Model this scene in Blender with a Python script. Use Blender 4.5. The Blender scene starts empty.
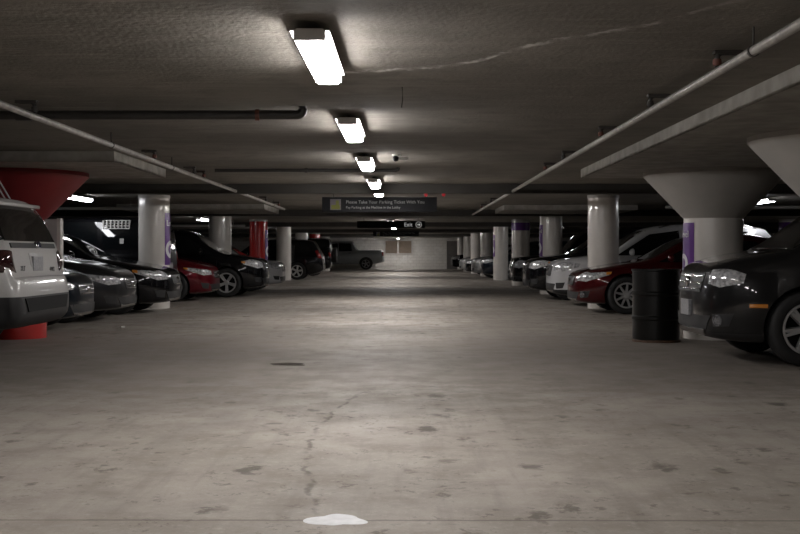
import bpy, bmesh, math, random
from mathutils import Vector, Matrix
from mathutils.bvhtree import BVHTree
random.seed(7)
PI = math.pi
C = bpy.context.scene.collection
HC = 1.053            # lens height above the floor
CEIL = HC + 1.14      # ceiling height
F = 1111.0            # focal length in pixels of the 800 px frame

# ------------------------------------------------------------------ materials
def nodes_of(name):
    m = bpy.data.materials.new(name); m.use_nodes = True
    nt = m.node_tree
    return m, nt, nt.nodes['Principled BSDF']

def mat(name, col, rough=0.5, metal=0.0, coat=0.0, noise=0.0, nscale=8.0, bump=0.0, spec=0.5, alpha=None):
    m, nt, b = nodes_of(name)
    b.inputs['Roughness'].default_value = rough
    b.inputs['Metallic'].default_value = metal
    b.inputs['Coat Weight'].default_value = coat
    b.inputs['Coat Roughness'].default_value = 0.04
    b.inputs['Specular IOR Level'].default_value = spec
    tc = nt.nodes.new('ShaderNodeTexCoord')
    n = nt.nodes.new('ShaderNodeTexNoise'); n.inputs['Scale'].default_value = nscale
    n.inputs['Detail'].default_value = 6
    nt.links.new(tc.outputs['Object'], n.inputs['Vector'])
    r = nt.nodes.new('ShaderNodeValToRGB')
    r.color_ramp.elements[0].position = 0.3; r.color_ramp.elements[1].position = 0.7
    r.color_ramp.elements[0].color = [c*(1-noise) for c in col[:3]]+[1]
    r.color_ramp.elements[1].color = [min(1,c*(1+noise)) for c in col[:3]]+[1]
    nt.links.new(n.outputs['Fac'], r.inputs['Fac'])
    nt.links.new(r.outputs['Color'], b.inputs['Base Color'])
    if bump:
        bp = nt.nodes.new('ShaderNodeBump'); bp.inputs['Strength'].default_value = bump
        bp.inputs['Distance'].default_value = 0.01
        nt.links.new(n.outputs['Fac'], bp.inputs['Height']); nt.links.new(bp.outputs['Normal'], b.inputs['Normal'])
    return m

def emis(name, col, s):
    m, nt, b = nodes_of(name)
    b.inputs['Base Color'].default_value = (.8,.8,.8,1)
    b.inputs['Emission Color'].default_value = (*col,1)
    b.inputs['Emission Strength'].default_value = s
    return m

class G:
    """small node helper"""
    def __init__(s, nt): s.nt = nt
    def n(s, t, **k):
        x = s.nt.nodes.new(t)
        for a, v in k.items(): setattr(x, a, v)
        return x
    def l(s, a, b): s.nt.links.new(a, b)
    def math(s, op, a, b=None, c=None, clamp=False):
        x = s.n('ShaderNodeMath', operation=op); x.use_clamp = clamp
        for i, v in enumerate((a, b, c)):
            if v is None: continue
            if isinstance(v, (int, float)): x.inputs[i].default_value = v
            else: s.l(v, x.inputs[i])
        return x.outputs[0]
    def smooth(s, v, lo, hi, a=0.0, b=1.0):
        x = s.n('ShaderNodeMapRange', interpolation_type='SMOOTHSTEP')
        s.l(v, x.inputs['Value'])
        for k, q in (('From Min',lo),('From Max',hi),('To Min',a),('To Max',b)): x.inputs[k].default_value = q
        return x.outputs['Result']
    def noise(s, vec, scale, detail=5, rough=.55):
        x = s.n('ShaderNodeTexNoise'); x.inputs['Scale'].default_value = scale
        x.inputs['Detail'].default_value = detail; x.inputs['Roughness'].default_value = rough
        s.l(vec, x.inputs['Vector']); return x.outputs['Fac']
    def mapv(s, vec, sc=(1,1,1), loc=(0,0,0), rot=(0,0,0)):
        x = s.n('ShaderNodeMapping'); x.inputs['Scale'].default_value = sc; x.inputs['Location'].default_value = loc
        x.inputs['Rotation'].default_value = rot
        s.l(vec, x.inputs['Vector']); return x.outputs['Vector']
    def mix(s, f, a, b, mode='MIX'):
        x = s.n('ShaderNodeMix', data_type='RGBA', blend_type=mode)
        for i, v in ((0, f), (6, a), (7, b)):
            if isinstance(v, (int, float)): x.inputs[i].default_value = v
            elif isinstance(v, tuple): x.inputs[i].default_value = (*v, 1)
            else: s.l(v, x.inputs[i])
        return x.outputs[2]

def floor_material():
    m, nt, b = nodes_of('trowelled_concrete_floor'); g = G(nt)
    pos = g.n('ShaderNodeNewGeometry').outputs['Position']
    sep = g.n('ShaderNodeSeparateXYZ'); g.l(pos, sep.inputs[0]); X, Y = sep.outputs[0], sep.outputs[1]
    big = g.noise(pos, .55, 6); mid = g.noise(pos, 2.6, 8, .65); fine = g.noise(pos, 22, 6, .7)
    col = g.mix(g.smooth(big, .35, .68), (.275,.243,.208), (.385,.345,.302))
    col = g.mix(g.math('MULTIPLY', g.smooth(mid, .42, .68), .5), col, (.20,.172,.145))
    col = g.mix(g.math('MULTIPLY', g.smooth(fine, .5, .72), .4), col, (.46,.42,.375))
    grit = g.noise(pos, 75, 4, .8)
    col = g.mix(g.math('MULTIPLY', g.smooth(grit, .52, .68), .35), col, (.15,.128,.108))
    # brushed wear running along the aisle
    br = g.noise(g.mapv(pos, (9, .7, 1)), 1.0, 5, .6)
    col = g.mix(g.math('MULTIPLY', g.smooth(br, .48, .70), .34), col, (.185,.16,.135))
    # oil and dirt spots
    dis = g.n('ShaderNodeVectorMath', operation='ADD')
    nz = g.n('ShaderNodeTexNoise'); nz.inputs['Scale'].default_value = 9; g.l(pos, nz.inputs['Vector'])
    sc = g.n('ShaderNodeVectorMath', operation='SCALE'); g.l(nz.outputs['Color'], sc.inputs[0]); sc.inputs[3].default_value = .3; nz.inputs['Detail'].default_value = 6; nz.inputs['Roughness'].default_value = .7
    g.l(pos, dis.inputs[0]); g.l(sc.outputs[0], dis.inputs[1])
    for scale, hi, amt in ((2.3, .20, .85), (4.2, .26, .75), (8.5, .30, .6), (17.0, .34, .5)):
        v = g.n('ShaderNodeTexVoronoi'); v.inputs['Scale'].default_value = scale
        g.l(g.mapv(dis.outputs[0], (1, .55, 1), (scale, 1.3, 0)), v.inputs['Vector'])
        spot = g.math('SUBTRACT', 1.0, g.smooth(v.outputs['Distance'], hi*.45, hi))
        keep = g.smooth(g.noise(pos, .6+scale*.15, 3), .50, .57)
        col = g.mix(g.math('MULTIPLY', g.math('MULTIPLY', spot, keep), amt), col, (.085,.07,.058))
    # darker patch across the driving lane beyond the second lamp, with its own ragged edge
    wob = g.math('MULTIPLY', g.math('SUBTRACT', mid, .5), 2.2)
    yy = g.math('ADD', Y, wob)
    p = g.math('MULTIPLY', g.smooth(yy, 7.4, 9.6), g.smooth(yy, 15.5, 12.0))
    col = g.mix(g.math('MULTIPLY', p, .7), col, (.13,.112,.095))
    # straight construction joints across the lane
    for y0, w in ((4.38, .012), (17.6, .02), (30.2, .02)):
        d = g.math('ABSOLUTE', g.math('ADD', g.math('SUBTRACT', Y, y0), g.math('MULTIPLY', g.math('SUBTRACT', fine, .5), .02)))
        col = g.mix(g.math('MULTIPLY', g.smooth(d, w*1.4, w*.3), .6), col, (.10,.085,.07))
    # curving hairline crack
    xc = g.math('ADD', g.math('MULTIPLY', g.math('POWER', g.math('SUBTRACT', Y, 6.4), 2), .05), -.53)
    xc = g.math('ADD', xc, g.math('MULTIPLY', g.math('SUBTRACT', mid, .5), .16))
    d = g.math('ABSOLUTE', g.math('ADD', g.math('SUBTRACT', X, xc), g.math('MULTIPLY', g.math('SUBTRACT', fine, .5), .06)))
    lim = g.math('MULTIPLY', g.smooth(Y, 4.3, 4.8), g.smooth(Y, 9.2, 7.6))
    col = g.mix(g.math('MULTIPLY', g.math('MULTIPLY', g.math('MULTIPLY', g.smooth(d, .024, .004), g.smooth(g.noise(pos, 7, 4), .38, .54)), lim), .75), col, (.10,.085,.07))
    # tyre tracks
    for x0 in (-1.25, .75):
        wx = g.math('ABSOLUTE', g.math('SUBTRACT', X, g.math('ADD', x0, g.math('MULTIPLY', g.math('SUBTRACT', big, .5), 1.2))))
        tr = g.math('MULTIPLY', g.smooth(wx, .18, .05), g.smooth(g.noise(pos, 1.4, 3), .42, .62))
        col = g.mix(g.math('MULTIPLY', tr, .28), col, (.13,.112,.095))
    g.l(col, b.inputs['Base Color'])
    g.l(g.smooth(mid, .3, .7, .58, .8), b.inputs['Roughness']); b.inputs['Specular IOR Level'].default_value = .35
    bp = g.n('ShaderNodeBump'); bp.inputs['Strength'].default_value = .35; bp.inputs['Distance'].default_value = .008
    g.l(g.math('ADD', fine, g.math('MULTIPLY', mid, 1.5)), bp.inputs['Height']); g.l(bp.outputs['Normal'], b.inputs['Normal'])
    return m

def ceiling_material():
    m, nt, b = nodes_of('board_marked_concrete_ceiling'); g = G(nt)
    pos = g.n('ShaderNodeNewGeometry').outputs['Position']
    sep = g.n('ShaderNodeSeparateXYZ'); g.l(pos, sep.inputs[0]); X, Y = sep.outputs[0], sep.outputs[1]
    big = g.noise(pos, .5, 5); mid = g.noise(pos, 3.2, 7, .6); fine = g.noise(pos, 30, 4)
    col = g.mix(g.smooth(big, .35, .68), (.115,.103,.085), (.185,.168,.142))
    col = g.mix(g.math('MULTIPLY', g.smooth(mid, .46, .66), .5), col, (.09,.079,.062))
    stk = g.noise(g.mapv(pos, (.8, 5, 1), rot=(0,0,.3)), 2.0, 6, .65)
    col = g.mix(g.math('MULTIPLY', g.smooth(stk, .52, .72), .4), col, (.26,.24,.205))
    # formwork board lines
    for y0 in (4.95, 7.55, 11.1, 14.9):
        d = g.math('ABSOLUTE', g.math('SUBTRACT', Y, y0))
        col = g.mix(g.math('MULTIPLY', g.smooth(d, .014, .004), .35), col, (.30,.28,.24))
    # white lime bloom along a wandering crack
    fc = g.n('ShaderNodeFloatCurve'); cv = fc.mapping.curves[0]
    pts = [(-.5,7.02),(-.38,6.98),(.0,6.86),(.39,6.62),(.62,6.2),(.83,5.92),(1.18,5.58),(1.5,5.02),(1.9,4.6)]
    x0, x1, yb, ys = -.5, 1.9, 4.5, 3.0
    cv.points[0].location = ((pts[0][0]-x0)/(x1-x0), (pts[0][1]-yb)/ys)
    cv.points[1].location = ((pts[-1][0]-x0)/(x1-x0), (pts[-1][1]-yb)/ys)
    for px, py in pts[1:-1]: cv.points.new((px-x0)/(x1-x0), (py-yb)/ys)
    fc.mapping.update()
    g.l(g.math('DIVIDE', g.math('SUBTRACT', X, x0), x1-x0), fc.inputs['Value'])
    yc = g.math('ADD', g.math('MULTIPLY', fc.outputs[0], ys), yb)
    jit = g.math('MULTIPLY', g.math('SUBTRACT', g.noise(pos, 11, 7, .8), .5), .30)
    d = g.math('ABSOLUTE', g.math('ADD', g.math('SUBTRACT', Y, yc), jit))
    rng = g.math('MULTIPLY', g.smooth(X, -.5, -.36), g.smooth(X, 1.8, 1.2))
    wid = g.math('MULTIPLY', g.smooth(g.noise(pos, 6, 5, .7), .40, .60, .12, 1.0), g.smooth(X, 1.3, .5, .45, 1.0))
    cr = g.math('MULTIPLY', g.math('MULTIPLY', g.smooth(d, .075, .006), rng), wid)
    col = g.mix(g.math('MULTIPLY', cr, .9), col, (.62,.60,.56))
    g.l(col, b.inputs['Base Color']); b.inputs['Roughness'].default_value = .75
    bp = g.n('ShaderNodeBump'); bp.inputs['Strength'].default_value = .5; bp.inputs['Distance'].default_value = .012
    g.l(g.math('ADD', g.math('ADD', mid, fine), stk), bp.inputs['Height']); g.l(bp.outputs['Normal'], b.inputs['Normal'])
    return m

def endwall_material():
    m, nt, b = nodes_of('whitewashed_block_wall'); g = G(nt)
    pos = g.n('ShaderNodeNewGeometry').outputs['Position']
    sw = g.n('ShaderNodeCombineXYZ'); sep = g.n('ShaderNodeSeparateXYZ'); g.l(pos, sep.inputs[0])
    g.l(sep.outputs[0], sw.inputs[0]); g.l(sep.outputs[2], sw.inputs[1])
    br = g.n('ShaderNodeTexBrick'); g.l(sw.outputs[0], br.inputs['Vector'])
    br.inputs['Scale'].default_value = 1; br.inputs['Brick Width'].default_value = .4; br.inputs['Row Height'].default_value = .2
    br.inputs['Mortar Size'].default_value = .012
    br.inputs['Color1'].default_value = (.68,.655,.61,1); br.inputs['Color2'].default_value = (.63,.605,.56,1); br.inputs['Mortar'].default_value = (.52,.50,.46,1)
    n = g.noise(pos, 1.6, 6, .7)
    col = g.mix(g.math('MULTIPLY', g.smooth(n, .48, .66), .6), br.outputs['Color'], (.82,.81,.78))
    col = g.mix(g.math('MULTIPLY', g.smooth(g.noise(pos, .8, 5), .52, .72), .5), col, (.45,.43,.40))
    g.l(col, b.inputs['Base Color']); b.inputs['Roughness'].default_value = .8
    return m

M = {}
M['floor'] = floor_material(); M['ceiling'] = ceiling_material(); M['endwall'] = endwall_material()
M['sidewall'] = mat('dim_concrete_wall', (.12,.108,.095), .8, noise=.25, nscale=2, bump=.2)
M['beam'] = mat('dark_painted_beam', (.032,.029,.025), .75, noise=.25, nscale=3, bump=.2)
M['panel'] = mat('concrete_drop_panel', (.25,.235,.21), .75, noise=.25, nscale=5, bump=.25)
M['white_paint'] = mat('glossy_white_column_paint', (.70,.665,.62), .22, noise=.06, nscale=3, coat=.3)
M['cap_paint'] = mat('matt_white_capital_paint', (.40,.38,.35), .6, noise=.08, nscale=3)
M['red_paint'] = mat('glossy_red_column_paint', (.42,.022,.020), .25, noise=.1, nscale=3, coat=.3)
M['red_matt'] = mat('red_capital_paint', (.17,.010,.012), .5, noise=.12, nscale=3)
M['purple'] = mat('purple_banner', (.115,.03,.22), .3, noise=.06, nscale=4)
M['white'] = mat('white_lettering', (.75,.74,.76), .4)
M['black_sign'] = mat('black_sign_face', (.006,.006,.007), .6, noise=.1, spec=.15)
M['sign_text'] = mat('grey_sign_lettering', (.16,.16,.155), .5)
M['sign_bright'] = mat('white_sign_lettering', (.75,.75,.75), .5)
M['exit_text'] = emis('glow_brightened_exit_lettering', (1,1,.98), .28)  # slight glow added to brighten the exit letters and arrow
M['lime'] = mat('lime_green_print', (.10,.105,.012), .4)
M['mauve'] = mat('grey_mauve_print', (.09,.08,.095), .4)
M['steel'] = mat('galvanised_pipe', (.30,.285,.26), .45, metal=.3, noise=.3, nscale=14)
M['iron'] = mat('black_iron_pipe', (.022,.02,.018), .45, noise=.25, nscale=10)
M['rust'] = mat('rusty_clamp', (.13,.045,.03), .7, noise=.3, nscale=30)
M['bracket'] = mat('dark_bracket', (.035,.03,.026), .6, noise=.2)
M['housing'] = mat('lamp_housing', (.70,.69,.68), .5, noise=.05)
M['lens'] = emis('lit_lamp_lens', (1.0,.965,.95), 60.0)
M['lens_far'] = emis('lit_lamp_lens_side_bay', (.95,.96,1.0), 16.0)
M['drum'] = mat('dark_oil_drum', (.0045,.0045,.004), .3, noise=.3, nscale=6, spec=.3)
M['drum_rust'] = mat('rusty_drum_foot', (.07,.035,.018), .7, noise=.4, nscale=20)
M['rubber'] = mat('tyre_rubber', (.012,.012,.012), .75, noise=.2, nscale=20)
M['plastic'] = mat('black_trim_plastic', (.012,.012,.013), .5, noise=.1, nscale=30)
M['dark'] = mat('wheel_well_black', (.004,.004,.004), .9)
M['glass'] = mat('tinted_car_glass', (.004,.005,.006), .04, coat=.5)
M['chrome'] = mat('chrome_trim', (.62,.62,.63), .12, metal=1.0, noise=.04)
M['alloy'] = mat('silver_alloy', (.50,.50,.50), .3, metal=.45, noise=.06)
M['alloy_dark'] = mat('dark_alloy', (.22,.22,.22), .3, metal=.5, noise=.06)
M['lamp'] = mat('clear_headlamp', (.55,.56,.58), .08, metal=.35, noise=.55, nscale=26, coat=1)
M['fog'] = mat('small_fog_lamp', (.20,.20,.21), .1, metal=.4, noise=.5, nscale=60, coat=1)
M['amber'] = mat('amber_lens', (.60,.22,.03), .15, coat=1)
M['redlens'] = mat('red_tail_lens', (.16,.008,.008), .1, coat=1, noise=.3, nscale=20)
M['smoke'] = mat('smoked_lens', (.035,.012,.012), .1, coat=1, noise=.4, nscale=20)
M['plate'] = mat('pale_licence_plate', (.26,.26,.27), .4, noise=.25, nscale=40)
M['bluebadge'] = mat('dark_blue_badge', (.006,.012,.05), .2, coat=1)
M['louvre'] = mat('brown_louvre', (.34,.27,.21), .6, noise=.1)
M['frame'] = mat('pale_window_frame', (.55,.53,.50), .5)
M['doorgrey'] = mat('grey_steel_door', (.15,.14,.13), .5, noise=.1)
M['cabinet'] = mat('pale_grey_cabinet', (.36,.355,.35), .45, noise=.08)
M['litter'] = mat('white_paper', (.7,.69,.66), .8)
M['spill'] = mat('dried_white_paint', (.62,.62,.63), .5, noise=.12, nscale=18)
M['puddle'] = mat('wet_oily_patch', (.06,.052,.044), .22, noise=.5, nscale=16, bump=.6)
M['redplastic'] = mat('red_plastic', (.5,.02,.03), .35)
M['offwhite'] = mat('offwhite_plastic', (.6,.59,.57), .4)

def paint(name, col, metal=.35, rough=.28):
    return mat(name, col, rough, metal=metal, coat=.8, noise=.04, nscale=60, spec=.05)

# ------------------------------------------------------------------ mesh helpers
def link(o, parent=None):
    C.objects.link(o)
    if parent is not None: o.parent = parent
    return o

def obj(name, bm, mats, parent=None, smooth=None, recalc=True):
    if recalc: bmesh.ops.recalc_face_normals(bm, faces=bm.faces)
    me = bpy.data.meshes.new(name); bm.to_mesh(me); bm.free()
    if not isinstance(mats, (list, tuple)): mats = [mats]
    for m in mats: me.materials.append(m)
    if smooth is not None:
        for p in me.polygons: p.use_smooth = True
        me.set_sharp_from_angle(angle=math.radians(smooth))
    return link(bpy.data.objects.new(name, me), parent)

def thing(name, label, cat, loc=(0,0,0), rz=0.0, group=None):
    o = bpy.data.objects.new(name, None); C.objects.link(o); o.empty_display_size = .2
    o.location = loc; o.rotation_euler = (0,0,rz); tag(o, label, cat, group); return o

def tag(o, label, cat, group=None, kind='thing'):
    o['label'] = label; o['category'] = cat; o['kind'] = kind
    if group: o['group'] = group
    return o

def struct(o): o['kind'] = 'structure'; return o

def box(bm, x0,x1,y0,y1,z0,z1, bevel=0.0, mi=0):
    v = [bm.verts.new(p) for p in ((x0,y0,z0),(x1,y0,z0),(x1,y1,z0),(x0,y1,z0),(x0,y0,z1),(x1,y0,z1),(x1,y1,z1),(x0,y1,z1))]
    fs = [bm.faces.new([v[i] for i in q]) for q in ((3,2,1,0),(4,5,6,7),(0,1,5,4),(1,2,6,5),(2,3,7,6),(3,0,4,7))]
    for f in fs: f.material_index = mi
    if bevel:
        es = list({e for f in fs for e in f.edges})
        r = bmesh.ops.bevel(bm, geom=es, offset=bevel, segments=2, affect='EDGES', profile=.6)
        for f in r['faces']: f.material_index = mi
    return fs

def boxes(name, lst, m, parent=None, bevel=0.0):
    bm = bmesh.new()
    for b in lst: box(bm, *b, bevel=bevel)
    return obj(name, bm, m, parent)

def lathe(bm, prof, n=48, a0=0.0, a1=2*PI, axis='z', mi=0, mat4=None, close=False):
    """prof: list of (r, z)"""
    full = abs(a1-a0-2*PI) < 1e-6
    cols = n if full else n+1
    g = []
    for i in range(cols):
        a = a0+(a1-a0)*i/n
        col = []
        for r, z in prof:
            p = Vector((r*math.cos(a), r*math.sin(a), z))
            if axis == 'y': p = Vector((p.x, p.z, p.y))
            if axis == 'x': p = Vector((p.z, p.x, p.y))
            if mat4 is not None: p = mat4 @ p
            col.append(bm.verts.new(p))
        g.append(col)
    for i in range(n):
        A, B = g[i], g[(i+1) % cols]
        for k in range(len(prof)-1 if not close else len(prof)):
            k2 = (k+1) % len(prof)
            try:
                f = bm.faces.new((A[k], B[k], B[k2], A[k2])); f.material_index = mi
            except ValueError: pass
    bmesh.ops.remove_doubles(bm, verts=bm.verts, dist=1e-6)
    return g

def tube(bm, pts, r, n=14, mi=0):
    pts = [Vector(p) for p in pts]; rings = []
    up = Vector((0,0,1))
    for i, p in enumerate(pts):
        t = (pts[min(i+1, len(pts)-1)]-pts[max(i-1, 0)]).normalized()
        a = t.cross(up)
        if a.length < 1e-3: a = t.cross(Vector((0,1,0)))
        a.normalize(); b = t.cross(a).normalized()
        rings.append([bm.verts.new(p+(a*math.cos(2*PI*k/n)+b*math.sin(2*PI*k/n))*r) for k in range(n)])
    for i in range(len(rings)-1):
        for k in range(n):
            f = bm.faces.new((rings[i][k], rings[i][(k+1)%n], rings[i+1][(k+1)%n], rings[i+1][k])); f.material_index = mi
    for R in (rings[0], rings[-1]):
        f = bm.faces.new(R); f.material_index = mi

def arc(c, r, a0, a1, n, plane='xz'):
    out = []
    for i in range(n+1):
        a = a0+(a1-a0)*i/n
        if plane == 'xz': out.append((c[0]+r*math.cos(a), c[1], c[2]+r*math.sin(a)))
        else: out.append((c[0], c[1]+r*math.cos(a), c[2]+r*math.sin(a)))
    return out

def text_bm(s, size, depth=.002, align='CENTER'):
    cu = bpy.data.curves.new('lettering', 'FONT'); cu.body = s; cu.size = size; cu.extrude = depth
    cu.align_x = align; cu.align_y = 'CENTER'; cu.resolution_u = 3
    o = bpy.data.objects.new('lettering', cu); C.objects.link(o)
    bpy.context.view_layer.update()
    dg = bpy.context.evaluated_depsgraph_get()
    me = bpy.data.meshes.new_from_object(o.evaluated_get(dg))
    bm = bmesh.new(); bm.from_mesh(me)
    bpy.data.objects.remove(o); bpy.data.curves.remove(cu); bpy.data.meshes.remove(me)
    return bm

def pchip(keys):
    xs = [k[0] for k in keys]; ys = [k[1] for k in keys]; n = len(xs)
    h = [xs[i+1]-xs[i] for i in range(n-1)]; d = [(ys[i+1]-ys[i])/h[i] for i in range(n-1)]
    m = [0]*n; m[0] = d[0]; m[-1] = d[-1]
    for i in range(1, n-1):
        if d[i-1]*d[i] > 0:
            w1 = 2*h[i]+h[i-1]; w2 = h[i]+2*h[i-1]
            m[i] = (w1+w2)/(w1/d[i-1]+w2/d[i])
    def f(x):
        if x <= xs[0]: return ys[0]
        if x >= xs[-1]: return ys[-1]
        i = max(j for j in range(n-1) if xs[j] <= x)
        t = (x-xs[i])/h[i]
        return ((2*t**3-3*t*t+1)*ys[i]+(t**3-2*t*t+t)*h[i]*m[i]+(-2*t**3+3*t*t)*ys[i+1]+(t**3-t*t)*h[i]*m[i+1])
    return f

# ------------------------------------------------------------------ cars
TYPES = {
 'suv': dict(L=4.7, H=1.69, W=1.84, axles=(.92,3.62), wr=.355,
    zt=[(0,.66),(.03,.82),(.10,.90),(.25,.955),(.8,1.035),(1.05,1.075),(1.85,1.57),(2.2,1.66),(3.0,1.69),(3.9,1.66),(4.28,1.60),(4.42,1.40),(4.58,1.08),(4.66,.90),(4.7,.70)],
    zb=[(0,.58),(.1,.80),(.3,.88),(.9,.945),(1.2,.985),(2.5,1.02),(4.0,1.07),(4.5,1.05),(4.62,.90),(4.7,.62)],
    w=[(0,.30),(.02,.44),(.06,.58),(.14,.71),(.28,.81),(.5,.88),(.8,.915),(1.2,.92),(4.0,.92),(4.4,.89),(4.6,.83),(4.67,.76),(4.7,.66)],
    r=[(0,.22),(.1,.50),(.3,.62),(1.0,.72),(1.4,.70),(1.9,.65),(3.0,.64),(4.1,.62),(4.4,.66),(4.6,.70),(4.7,.5)],
    z0=[(0,.34),(.1,.25),(.5,.21),(4.2,.22),(4.55,.30),(4.7,.38)],
    wins=[[(1.26,1.04),(1.94,1.475),(2.52,1.55),(2.54,1.05)],[(2.61,1.07),(2.60,1.545),(3.36,1.545),(3.46,1.09)],[(3.55,1.10),(3.46,1.54),(3.95,1.52),(4.22,1.17)]],
    ws=[(-.66,1.10),(.66,1.10),(.56,1.55),(-.56,1.55)], rw=[(-.60,1.13),(.60,1.13),(.52,1.54),(-.52,1.54)],
    hl=[(.10,.55,.72),(.18,.78,.70),(.50,.95,.80),(.54,.92,.87),(.26,.76,.88),(.11,.56,.82)],
    am=[(.46,.93,.82),(.54,.95,.83),(.56,.93,.865),(.46,.90,.865)],
    gr=[(-.42,.82),(.42,.82),(.36,.62),(-.36,.62)], li=[(-.60,.46),(.60,.46),(.52,.32),(-.52,.32)],
    tl=[(4.70,.70,.86),(4.50,.97,.90),(4.38,.95,1.20),(4.46,.78,1.20)], hx=(2.42,3.32), hz=.97, mir=(1.52,1.06), pz=.52, rpz=.78),
 'sedan': dict(L=4.75, H=1.44, W=1.80, axles=(.88,3.65), wr=.33,
    zt=[(0,.55),(.03,.66),(.10,.72),(.3,.785),(.9,.895),(1.22,.945),(2.05,1.35),(2.5,1.43),(3.0,1.435),(3.5,1.37),(4.1,1.10),(4.4,1.05),(4.62,.98),(4.72,.82),(4.75,.62)],
    zb=[(0,.48),(.1,.655),(.3,.72),(.9,.82),(1.3,.87),(2.5,.915),(3.8,.955),(4.5,.92),(4.7,.75),(4.75,.54)],
    w=[(0,.26),(.02,.40),(.06,.54),(.14,.67),(.28,.77),(.5,.85),(.8,.89),(1.2,.90),(3.9,.90),(4.4,.85),(4.65,.76),(4.72,.70),(4.75,.6)],
    r=[(0,.2),(.1,.46),(.3,.60),(1.1,.70),(1.5,.68),(2.1,.60),(3.0,.585),(3.5,.58),(4.1,.66),(4.6,.60),(4.75,.42)],
    z0=[(0,.26),(.1,.20),(.5,.17),(4.2,.19),(4.55,.26),(4.75,.32)],
    wins=[[(1.45,.915),(2.08,1.225),(2.60,1.32),(2.62,.93)],[(2.69,.95),(2.68,1.32),(3.18,1.28),(3.62,1.07),(3.62,.985)]],
    ws=[(-.64,.97),(.64,.97),(.52,1.34),(-.52,1.34)], rw=[(-.60,1.10),(.60,1.10),(.48,1.35),(-.48,1.35)],
    hl=[(.09,.55,.585),(.20,.78,.57),(.56,.955,.685),(.62,.93,.745),(.30,.78,.70),(.11,.56,.655)],
    am=[(.52,.94,.69),(.60,.955,.705),(.62,.935,.74),(.53,.91,.735)],
    gr=[(-.38,.66),(.38,.66),(.32,.50),(-.32,.50)], li=[(-.58,.38),(.58,.38),(.50,.26),(-.50,.26)],
    tl=[(4.74,.62,.76),(4.58,.95,.80),(4.45,.96,.93),(4.66,.66,.93)], hx=(2.48,3.45), hz=.86, mir=(1.62,.95), pz=.44, rpz=.72),
}
TYPES['hatch'] = dict(TYPES['sedan'])
TYPES['hatch'].update(L=4.35, axles=(.86,3.45),
    zt=[(0,.56),(.03,.68),(.10,.75),(.3,.83),(.8,.945),(1.08,.99),(1.9,1.39),(2.3,1.46),(2.9,1.465),(3.5,1.41),(3.85,1.30),(4.15,1.02),(4.28,.90),(4.33,.75),(4.35,.62)],
    zb=[(0,.48),(.1,.68),(.3,.76),(.9,.86),(1.3,.90),(2.5,.945),(3.6,.99),(4.1,.96),(4.3,.75),(4.35,.54)],
    w=[(0,.26),(.02,.40),(.06,.54),(.14,.67),(.28,.77),(.5,.85),(.8,.89),(1.2,.90),(3.6,.89),(4.0,.85),(4.25,.77),(4.32,.70),(4.35,.6)],
    r=[(0,.2),(.1,.46),(.3,.60),(1.0,.70),(1.4,.68),(2.0,.61),(3.0,.60),(3.6,.58),(4.1,.64),(4.35,.42)],
    z0=[(0,.26),(.1,.20),(.5,.17),(3.8,.19),(4.2,.26),(4.35,.32)],
    wins=[[(1.5,.97),(2.05,1.27),(2.45,1.34),(2.47,.98)],[(2.54,.98),(2.53,1.345),(3.1,1.32),(3.5,1.18),(3.55,1.02)]],
    ws=[(-.64,1.02),(.64,1.02),(.53,1.37),(-.53,1.37)], rw=[(-.56,1.06),(.56,1.06),(.48,1.34),(-.48,1.34)],
    tl=[(4.33,.66,.78),(4.15,.95,.80),(4.02,.95,.98),(4.2,.70,.98)], hx=(2.36,3.3), hz=.89, mir=(1.5,.99), rpz=.66)
# tall upright body with a vertical tail
TYPES['box'] = dict(TYPES['suv'])
TYPES['box'].update(L=4.6, H=1.82,
    zt=[(0,.74),(.03,.92),(.10,.99),(.25,1.02),(.9,1.08),(1.3,1.12),(1.85,1.70),(2.1,1.79),(3.0,1.82),(4.2,1.80),(4.46,1.76),(4.54,1.55),(4.575,1.15),(4.59,.95),(4.6,.72)],
    zb=[(0,.62),(.1,.90),(.3,.95),(.9,1.0),(1.3,1.04),(2.5,1.07),(4.2,1.09),(4.5,1.08),(4.57,.95),(4.6,.64)],
    w=[(0,.40),(.02,.54),(.06,.66),(.14,.76),(.28,.84),(.5,.89),(.8,.915),(1.2,.92),(4.2,.92),(4.45,.90),(4.55,.86),(4.585,.80),(4.6,.74)],
    r=[(0,.5),(.3,.66),(1.1,.76),(1.5,.75),(2.0,.72),(3.0,.71),(4.2,.70),(4.5,.72),(4.6,.6)],
    z0=[(0,.40),(.1,.32),(.5,.30),(4.1,.30),(4.45,.36),(4.6,.44)],
    wins=[[(1.52,1.12),(1.92,1.62),(2.52,1.68),(2.54,1.12)],[(2.61,1.12),(2.60,1.685),(3.36,1.685),(3.4,1.13)],[(3.5,1.14),(3.46,1.68),(4.25,1.66),(4.32,1.16)]],
    ws=[(-.70,1.16),(.70,1.16),(.62,1.68),(-.62,1.68)], rw=[(-.62,1.18),(.62,1.18),(.57,1.66),(-.57,1.66)],
    tl=[(4.60,.80,.90),(4.50,.97,.90),(4.48,.97,1.12),(4.58,.80,1.12)], hx=(2.42,3.3), hz=1.0, mir=(1.5,1.12), rpz=.80)
TYPES['pickup'] = dict(TYPES['suv'])
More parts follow.
